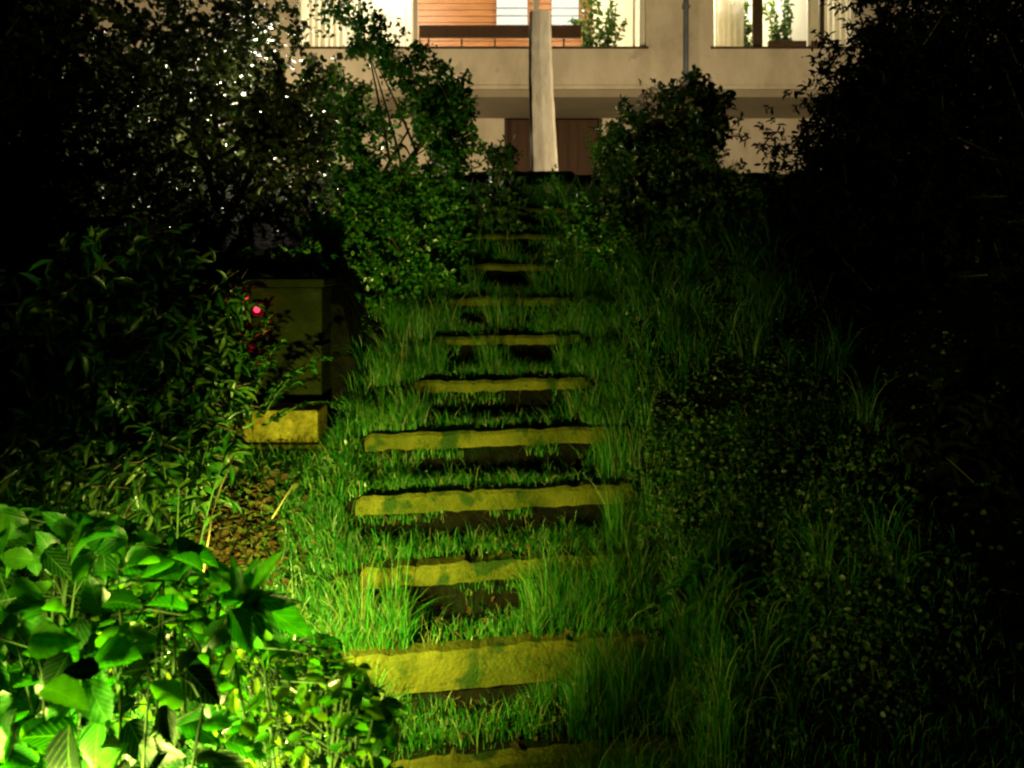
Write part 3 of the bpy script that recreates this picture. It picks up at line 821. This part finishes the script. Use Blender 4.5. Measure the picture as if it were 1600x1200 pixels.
# big dark tree on the left behind the wall
woody('broadleaf_tree', 'big dark small-leaved tree filling the upper left behind the concrete wall', 'tree', gnd(-1.85, 5.1),
      [(gnd(-1.78, 5.1), P(330, 130, 5.2)), (gnd(-1.92, 5.15), P(250, 60, 5.3)), (gnd(-1.70, 5.05), P(430, 160, 5.1))],
      [E(300, 110, 5.2, 170, 150, .8), E(440, 260, 5.0, 110, 130, .6), E(240, 260, 5.2, 130, 140, .7), E(330, 360, 5.0, 150, 60, .45),
       E(150, 110, 5.4, 130, 150, .8), E(370, 20, 5.3, 70, 80, .7), E(460, 200, 5.1, 60, 80, .5)],
      L['tree'], M['bark'], ntw=950, per=24, leaf=.046, wid=.034, clump=.22, seed=5, tr=.035, gap=.27)
woody('backdrop_hedge', 'pale leafy backdrop added to give bright specks in the gaps of the big left tree', 'backdrop_hedge', gnd(-2.6, 7.3),  # added behind the tree so its gaps show bright specks
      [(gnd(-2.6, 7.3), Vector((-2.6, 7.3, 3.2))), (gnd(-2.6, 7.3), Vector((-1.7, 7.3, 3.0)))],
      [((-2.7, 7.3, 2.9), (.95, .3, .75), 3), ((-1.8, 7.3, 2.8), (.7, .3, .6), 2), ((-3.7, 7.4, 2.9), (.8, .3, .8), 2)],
      L['backdrop_hedge'], M['bark'], ntw=700, per=24, leaf=.06, wid=.045, clump=.22, seed=6, tr=.03, gap=.1)
# tall far tree at the very left, almost black
woody('broadleaf_tree', 'nearly black tree at the left edge of the photo', 'tree', gnd(-3.1, 4.6),
      [(gnd(-3.1, 4.6), P(20, 100, 4.7))],
      [E(0, 100, 4.7, 150, 200, .7), E(-20, 350, 4.6, 150, 150, .6), E(60, 480, 4.4, 110, 110, .4)],
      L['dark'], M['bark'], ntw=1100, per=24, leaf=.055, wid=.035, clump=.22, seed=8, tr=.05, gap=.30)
# pale-lit tall shrub between tree and house
woody('tall_shrub', 'tall green shrub left of the steps, lit from below by the lamp', 'shrub', gnd(-.98, 4.75),
      [(gnd(-.98, 4.75), P(560, 200, 4.9)), (gnd(-.86, 4.7), P(640, 200, 4.8)), (gnd(-.80, 4.75), P(690, 180, 4.85))],
      [E(640, 200, 4.8, 95, 120, .38), E(600, 330, 4.7, 95, 100, .36), E(700, 170, 4.9, 40, 70, .3), E(545, 170, 5.0, 45, 60, .3, 1300), E(600, 70, 5.0, 50, 60, .3, 1700), E(530, 40, 5.1, 60, 60, .3, 1900),
       E(600, 455, 4.55, 75, 85, .28), E(680, 330, 4.7, 55, 90, .3), E(520, 390, 4.75, 50, 50, .28), E(660, 440, 4.6, 45, 80, .2), E(720, 240, 4.9, 25, 60, .2)],
      L['shrub'], M['bark'], ntw=1350, per=22, leaf=.036, wid=.024, clump=.15, seed=12, tr=.022, gap=.36)
# right shrub near the top of the steps
woody('garden_shrub', 'round shrub right of the upper steps with pale blossoms near its top', 'shrub', gnd(1.05, 5.3),
      [(gnd(1.05, 5.3), P(1050, 200, 5.3)), (gnd(.9, 5.25), P(970, 240, 5.2)), (gnd(1.2, 5.3), P(1120, 230, 5.3))],
      [E(1045, 250, 5.3, 75, 100, .4), E(975, 270, 5.2, 38, 85, .35), E(1000, 390, 5.1, 110, 80, .4), E(1100, 200, 5.3, 40, 60, .3),
       E(1130, 350, 5.2, 80, 85, .4), E(1075, 150, 5.3, 30, 25, .2)],
      L['right'], M['bark'], ntw=1150, per=22, leaf=.045, wid=.03, clump=.15, seed=15, tr=.022, gap=.32)
bl = bpy.data.objects['garden_shrub']
Pp, Dd, N, ln, wd, tw = foliage([E(1045, 215, 5.25, 45, 65, .25), E(1090, 160, 5.25, 25, 30, .15), E(1010, 160, 5.25, 14, 20, .1)], 85, 10, .05, .04, .08, 18, gap=.2)
scatter('blossom', Pp, Dd, N, ln, wd, T_SMALL, L['pale'], bl)
# sapling left of the pillar
woody('sapling', 'small dark sapling in front of the lit wall left of the pillar', 'shrub', gnd(-.06, 5.35),
      [(gnd(-.06, 5.35), P(785, 235, 5.35))],
      [E(785, 245, 5.35, 22, 28, .1), E(775, 300, 5.3, 42, 30, .18), E(790, 330, 5.2, 45, 22, .15)],
      L['right'], M['bark'], ntw=110, per=14, leaf=.045, wid=.03, clump=.10, seed=21, tr=.008, gap=.2)
# small bush crowding the right of the top steps
woody('low_bush', 'low green bush spilling over the right end of the upper steps', 'shrub', gnd(.55, 5.1),
      [(gnd(.55, 5.1), P(900, 300, 5.1))],
      [E(905, 330, 5.0, 45, 60, .2), E(880, 290, 5.2, 35, 35, .2), E(930, 400, 4.8, 60, 50, .25), E(940, 240, 5.3, 25, 50, .15)],
      L['shrub'], M['bark'], ntw=200, per=16, leaf=.032, wid=.02, clump=.12, seed=23, tr=.01, gap=.3)
# black evergreen on the right
woody('evergreen_tree', 'huge black evergreen closing off the whole right side', 'tree', gnd(3.0, 4.6),
      [(gnd(3.0, 4.6), P(1560, 0, 4.7))],
      [E(1500, 60, 4.7, 170, 170, .8), E(1430, 250, 4.5, 210, 130, .7), E(1560, 420, 4.4, 200, 180, .8), E(1350, 320, 4.7, 110, 120, .5),
       E(1310, 400, 4.6, 120, 130, .5), E(1330, 520, 4.2, 120, 110, .4), E(1480, 620, 4.0, 150, 90, .4), E(1380, 170, 4.7, 120, 110, .4), E(1690, 150, 4.6, 150, 250, .8), E(1400, 120, 4.8, 80, 100, .4)],
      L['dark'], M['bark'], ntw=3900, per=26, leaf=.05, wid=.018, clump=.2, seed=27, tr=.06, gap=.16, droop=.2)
woody('laurel_bush', 'dark laurel-like bush with a few faintly lit leaves at the right edge', 'shrub', gnd(1.95, 3.2),
      [(gnd(1.95, 3.2), P(1540, 760, 3.1))],
      [E(1520, 720, 3.1, 130, 90, .3), E(1600, 820, 3.1, 120, 120, .3)],
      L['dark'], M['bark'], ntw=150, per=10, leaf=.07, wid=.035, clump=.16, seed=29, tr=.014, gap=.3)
# willow-like bush on the left, narrow leaves
woody('willow_bush', 'loose bush with narrow drooping leaves between the left edge and the concrete wall', 'shrub', gnd(-1.95, 3.35),
      [(gnd(-1.95, 3.35), P(120, 430, 3.3)), (gnd(-1.8, 3.3), P(200, 500, 3.25)), (gnd(-1.7, 3.3), P(260, 560, 3.2))],
      [E(150, 520, 3.25, 130, 130, .35), E(110, 680, 3.1, 120, 110, .35), E(200, 410, 3.4, 80, 80, .25), E(270, 600, 3.3, 90, 90, .3),
       E(240, 730, 3.0, 120, 70, .3), E(330, 500, 3.55, 50, 90, .14), E(320, 660, 3.3, 60, 60, .2)],
      L['lance'], M['bark'], ntw=560, per=10, leaf=.085, wid=.022, clump=.20, seed=31, tr=.016, gap=.34, droop=.35, tmpl=T_LANCE, part='crown')
# ivy on and behind the wall top
Pp, Dd, N, ln, wd, tw = foliage([E(425, 412, 4.1, 55, 16, .12), E(480, 405, 4.1, 30, 18, .1), E(300, 425, 4.1, 60, 10, .1)], 90, 14, .035, .03, .07, 35, gap=.1)
iv = empty('ivy_plant', gnd(-1.2, 4.15)); tag(iv, 'yellow-green ivy creeping over the top of the concrete wall', 'ivy')
scatter('foliage', Pp, Dd, N, ln, wd, T_SMALL, L['shrub'], iv)
mb = MB()
for a, b_ in tw: mb.tube([a, b_], [.003, .002], 5)
mb.build('stem', M['bark'], iv)
# arching leafy plant in front of the wall (rose-like sprays)
def arching(name, label, cat, base, tips, leaf, wid, mat, seed, per=16, tm=T_LANCE, sag=.12, grp=None, r0=.005):
    r = np.random.default_rng(seed)
    e = empty(name, base); tag(e, label, cat, grp); mb = MB(); pos = []; dr_ = []
    for tp in tips:
        b0 = Vector(base)+Vector((r.normal(0, .02), r.normal(0, .02), 0)); tp = Vector(tp)
        mid = b0.lerp(tp, .55)+Vector((0, 0, sag+.35*abs(tp.z-b0.z)*.4))
        pts = bez(b0, mid, tp, 9); mb.tube(pts, [r0*(1-.7*i/8) for i in range(9)], 6)
        for q in range(per):
            t = r.uniform(.25, 1); i = min(int(t*8), 7); p = pts[i].lerp(pts[i+1], t*8-i); d = (pts[i+1]-pts[i]).normalized()
            s = Vector((-d.y, d.x, 0)); s = s.normalized() if s.length > .01 else Vector((1, 0, 0))
            pos.append(p); dr_.append(d*.6+s*(1 if q % 2 else -1)*.8+Vector(r.normal(0, .25, 3)))
        pos.append(pts[-1]); dr_.append(pts[-1]-pts[-2])
    mb.build('stem', M['stem'], e, True)
    pos = np.array(pos); dr_ = np.array(dr_)
    N = r.normal(0, .3, pos.shape)+[0, -.25, 1]
    scatter('leaves', pos, dr_, N, leaf*r.uniform(.7, 1.2, len(pos)), wid*r.uniform(.8, 1.2, len(pos)), tm, mat, e)
    return e
arching('rose_bush', 'leafy arching rose-like plant in front of the concrete wall below the red light', 'plant', tuple(gnd(-1.25, 3.66)),
        [P(395, 520, 3.6), P(440, 535, 3.55), P(480, 575, 3.5), P(525, 630, 3.45), P(510, 560, 3.6), P(370, 560, 3.55), P(420, 500, 3.65), P(460, 600, 3.5), P(350, 600, 3.5), P(405, 560, 3.5), P(380, 470, 3.62), P(340, 500, 3.6), P(360, 530, 3.5), P(330, 560, 3.5), P(345, 460, 3.66), P(390, 600, 3.5), P(420, 570, 3.55), P(360, 640, 3.45)],
        .05, .028, L['shrub'], 41, 26)
# mugwort-like weeds between foreground bush and wall
for i, (bx_, by_, tips, lb) in enumerate([
    (-1.15, 2.75, [P(300, 640, 2.9), P(350, 720, 2.7), P(250, 700, 2.7), P(330, 680, 2.8), P(280, 760, 2.6)], 'dark green weed with long pointed leaves below the willow-like bush'),
    (-1.45, 2.6, [P(180, 720, 2.6), P(120, 760, 2.5), P(60, 740, 2.5), P(220, 770, 2.5)], 'spreading weed with pointed leaves above the broad-leaved bush at the left'),
    (.82, 2.95, [P(1080, 900, 2.75), P(1120, 880, 2.85), P(1050, 930, 2.7), P(1160, 930, 2.8), P(1090, 960, 2.7)], 'small weed with lit leaves on the right end of the second step'),
    (1.45, 4.2, [P(1230, 640, 4.0), P(1280, 690, 3.9), P(1200, 700, 3.9), P(1300, 650, 4.0)], 'dim weed growing on the dark bank below the black evergreen')]):
    arching('weed_plant', lb, 'plant', tuple(gnd(bx_, by_)), tips, .075, .026, L['lance' if i != 2 else 'grass'], 50+i, 14, T_LANCE, .06, 'leafy weeds on the bank')
# dry stalks
def stalk(label, pts, r0):
    mb = MB(); P3 = [Vector(p) for p in pts]; mb.tube(P3, [r0*(1-.5*i/(len(P3)-1)) for i in range(len(P3))], 7)
    o = mb.build('dry_stalk', M['straw'], None, True); return tag(o, label, 'stalk', 'pale dry stalks beside the leaf heap')
a = P(300, 925, 2.35); 
stalk('long pale bent stalk leaning right beside the brown leaf heap', [P(300, 960, 2.3), P(318, 890, 2.4), P(332, 800, 2.45), P(345, 760, 2.5), P(366, 712, 2.55)], .0042)
stalk('short pale stalk leaning left under the long bent one', [P(312, 950, 2.3), P(298, 890, 2.32), P(292, 872, 2.34)], .004)
stalk('thin pale stalk slanting across the ground cover below the ledge', [P(425, 810, 2.9), P(450, 770, 3.0), P(470, 740, 3.1)], .003)

# ------------------------------------------------------------------ foreground broad-leaved bush around the lamp
g0 = lambda x, y: (x, y, float(Gz(x, y))-.02)
def shell_y(px): return np.interp(px, [0, 120, 250, 330, 400, 460, 540, 600, 640, 700], [785, 800, 825, 880, 930, 950, 1010, 1075, 1140, 1230])
def broad_plant(label, px0, px1, py0, py1, Dm, leafL, count, seed, tm=T_BIG, asp=.64, upn=(0, -.6, .8), mat='broad', name='broadleaf_plant', jd=.10):
    r = np.random.default_rng(seed)
    cx = (px0+px1)/2; b3 = P(cx, 1100, Dm); base = g0(b3.x, b3.y)
    e = empty(name, base); tag(e, label, 'plant', 'broad-leaved plants around the garden lamp'); mb = MB()
    pos = []; dd = []; ll = []
    nst = max(5, count//14); b0 = Vector(base)
    stems = []
    for _ in range(nst):
        sx = r.uniform(px0, px1); tp = P(sx, max(r.uniform(py0, (py0+py1)/2), shell_y(sx)+45), Dm+r.normal(0, jd*.6))
        pts = bez(b0, b0.lerp(tp, .5)+Vector((0, 0, .08)), tp, 7)
        mb.tube(pts, [.006*(1-.6*i/6) for i in range(7)], 6); stems.append(pts)
    for q in range(count):
        px = r.uniform(px0, px1); py = r.uniform(py0, py1)
        top = shell_y(px)+leafL/Dm*F*.25
        if py < top: py = top+abs(r.normal(0, 25))
        pe = P(px, py, Dm+r.normal(0, jd))
        v = np.array(pe)-np.array(LAMP_POS); dl = np.linalg.norm(v)
        if dl < .085: continue
        if v[1] > -.02 and dl < .60 and abs(v[2])/dl < .42: continue      # growth cut back where the lamp shines out
        if v[1] < 0 and dl < .30 and r.uniform() < .25: continue
        st = stems[r.integers(nst)]; p = st[r.integers(3, 7)]
        if (p-pe).length < .28: mb.tube([p, (p+pe)/2+Vector((0, 0, .012)), pe], [.0022, .0018, .0014], 5)
        a = r.uniform(0, 6.28)
        pos.append(pe); dd.append(Vector((math.cos(a), -.35, math.sin(a)*.7-.15))); ll.append(leafL*r.choice([.55, .8, 1.0, 1.25], p=[.25, .3, .3, .15]))
    mb.build('stem', M['stem'], e, True)
    pos = np.array(pos); dd = np.array(dd); ll = np.array(ll)
    scatter('leaves', pos, dd, r.normal(0, .38, pos.shape)+np.array(upn), ll, ll*asp*r.uniform(.8, 1.1, len(ll)), tm, L[mat], e)
broad_plant('broad-leaved plant at the left edge, rearmost part of the bright green bush', -80, 190, 780, 960, 2.15, .095, 240, 61)
broad_plant('broad-leaved plant with yellow-green glints at the foot of the pale stalks', 150, 350, 800, 1000, 2.12, .085, 200, 62)
broad_plant('large dark-leaved plant filling the lower left corner', -60, 170, 940, 1210, 1.50, .085, 120, 63)
broad_plant('broad-leaved plant in the middle of the bush, right in front of the lamp', 130, 370, 940, 1210, 1.62, .07, 150, 64)
broad_plant('brightly lit plant at the right end of the bush beside the lowest steps', 360, 620, 1000, 1210, 1.74, .06, 130, 65)
broad_plant('low plant with broad leaves between the pointed fan and the steps', 400, 620, 960, 1120, 1.98, .07, 90, 66)
broad_plant('small-leaved bright nettle-like plant crowding round the garden lamp', 360, 590, 1000, 1200, 1.63, .030, 520, 67, T_SMALL, .6, (0, -.5, .7), 'nettle', 'nettle_plant', .16)
broad_plant('small-leaved yellow-green plant glinting in front of the lamp at the left of the bush', 150, 345, 900, 1130, 1.60, .03, 220, 68, T_SMALL, .6, (0, -.5, .7), 'nettle', 'nettle_plant', .10)
broad_plant('plant with big leaves coloured as dark silhouettes at the very bottom left, in front of the glow', 20, 330, 1040, 1210, 1.38, .08, 26, 69, mat='shade')
# whorl of long pointed leaves
wp = P(385, 935, 1.72)
e = empty('whorled_plant', g0(wp.x, wp.y)); tag(e, 'single plant with a fan of long pointed green leaves above the bush', 'plant', 'broad-leaved plants around the garden lamp')
MB().tube([Vector(g0(wp.x, wp.y)), wp+Vector((.01, 0, -.2)), wp], [.006, .005, .004]).build('stem', M['stem'], e, True)
angs = [100, 62, 35, 5, -22, -45, -68, 140, 165, -95, 80]; lens = [.10, .12, .08, .12, .17, .18, .15, .10, .09, .12, .09]
pos = np.array([wp]*len(angs)); dd = np.array([[math.cos(R(a)), -.45+.3*math.sin(i*2.1), math.sin(R(a))*.9] for i, a in enumerate(angs)])
scatter('leaves', pos, dd, np.array([[0, -1, .55]]*len(angs))+rng.normal(0, .2, (len(angs), 3)), np.array(lens), np.array(lens)*.36, T_BIG, L['broad'], e)
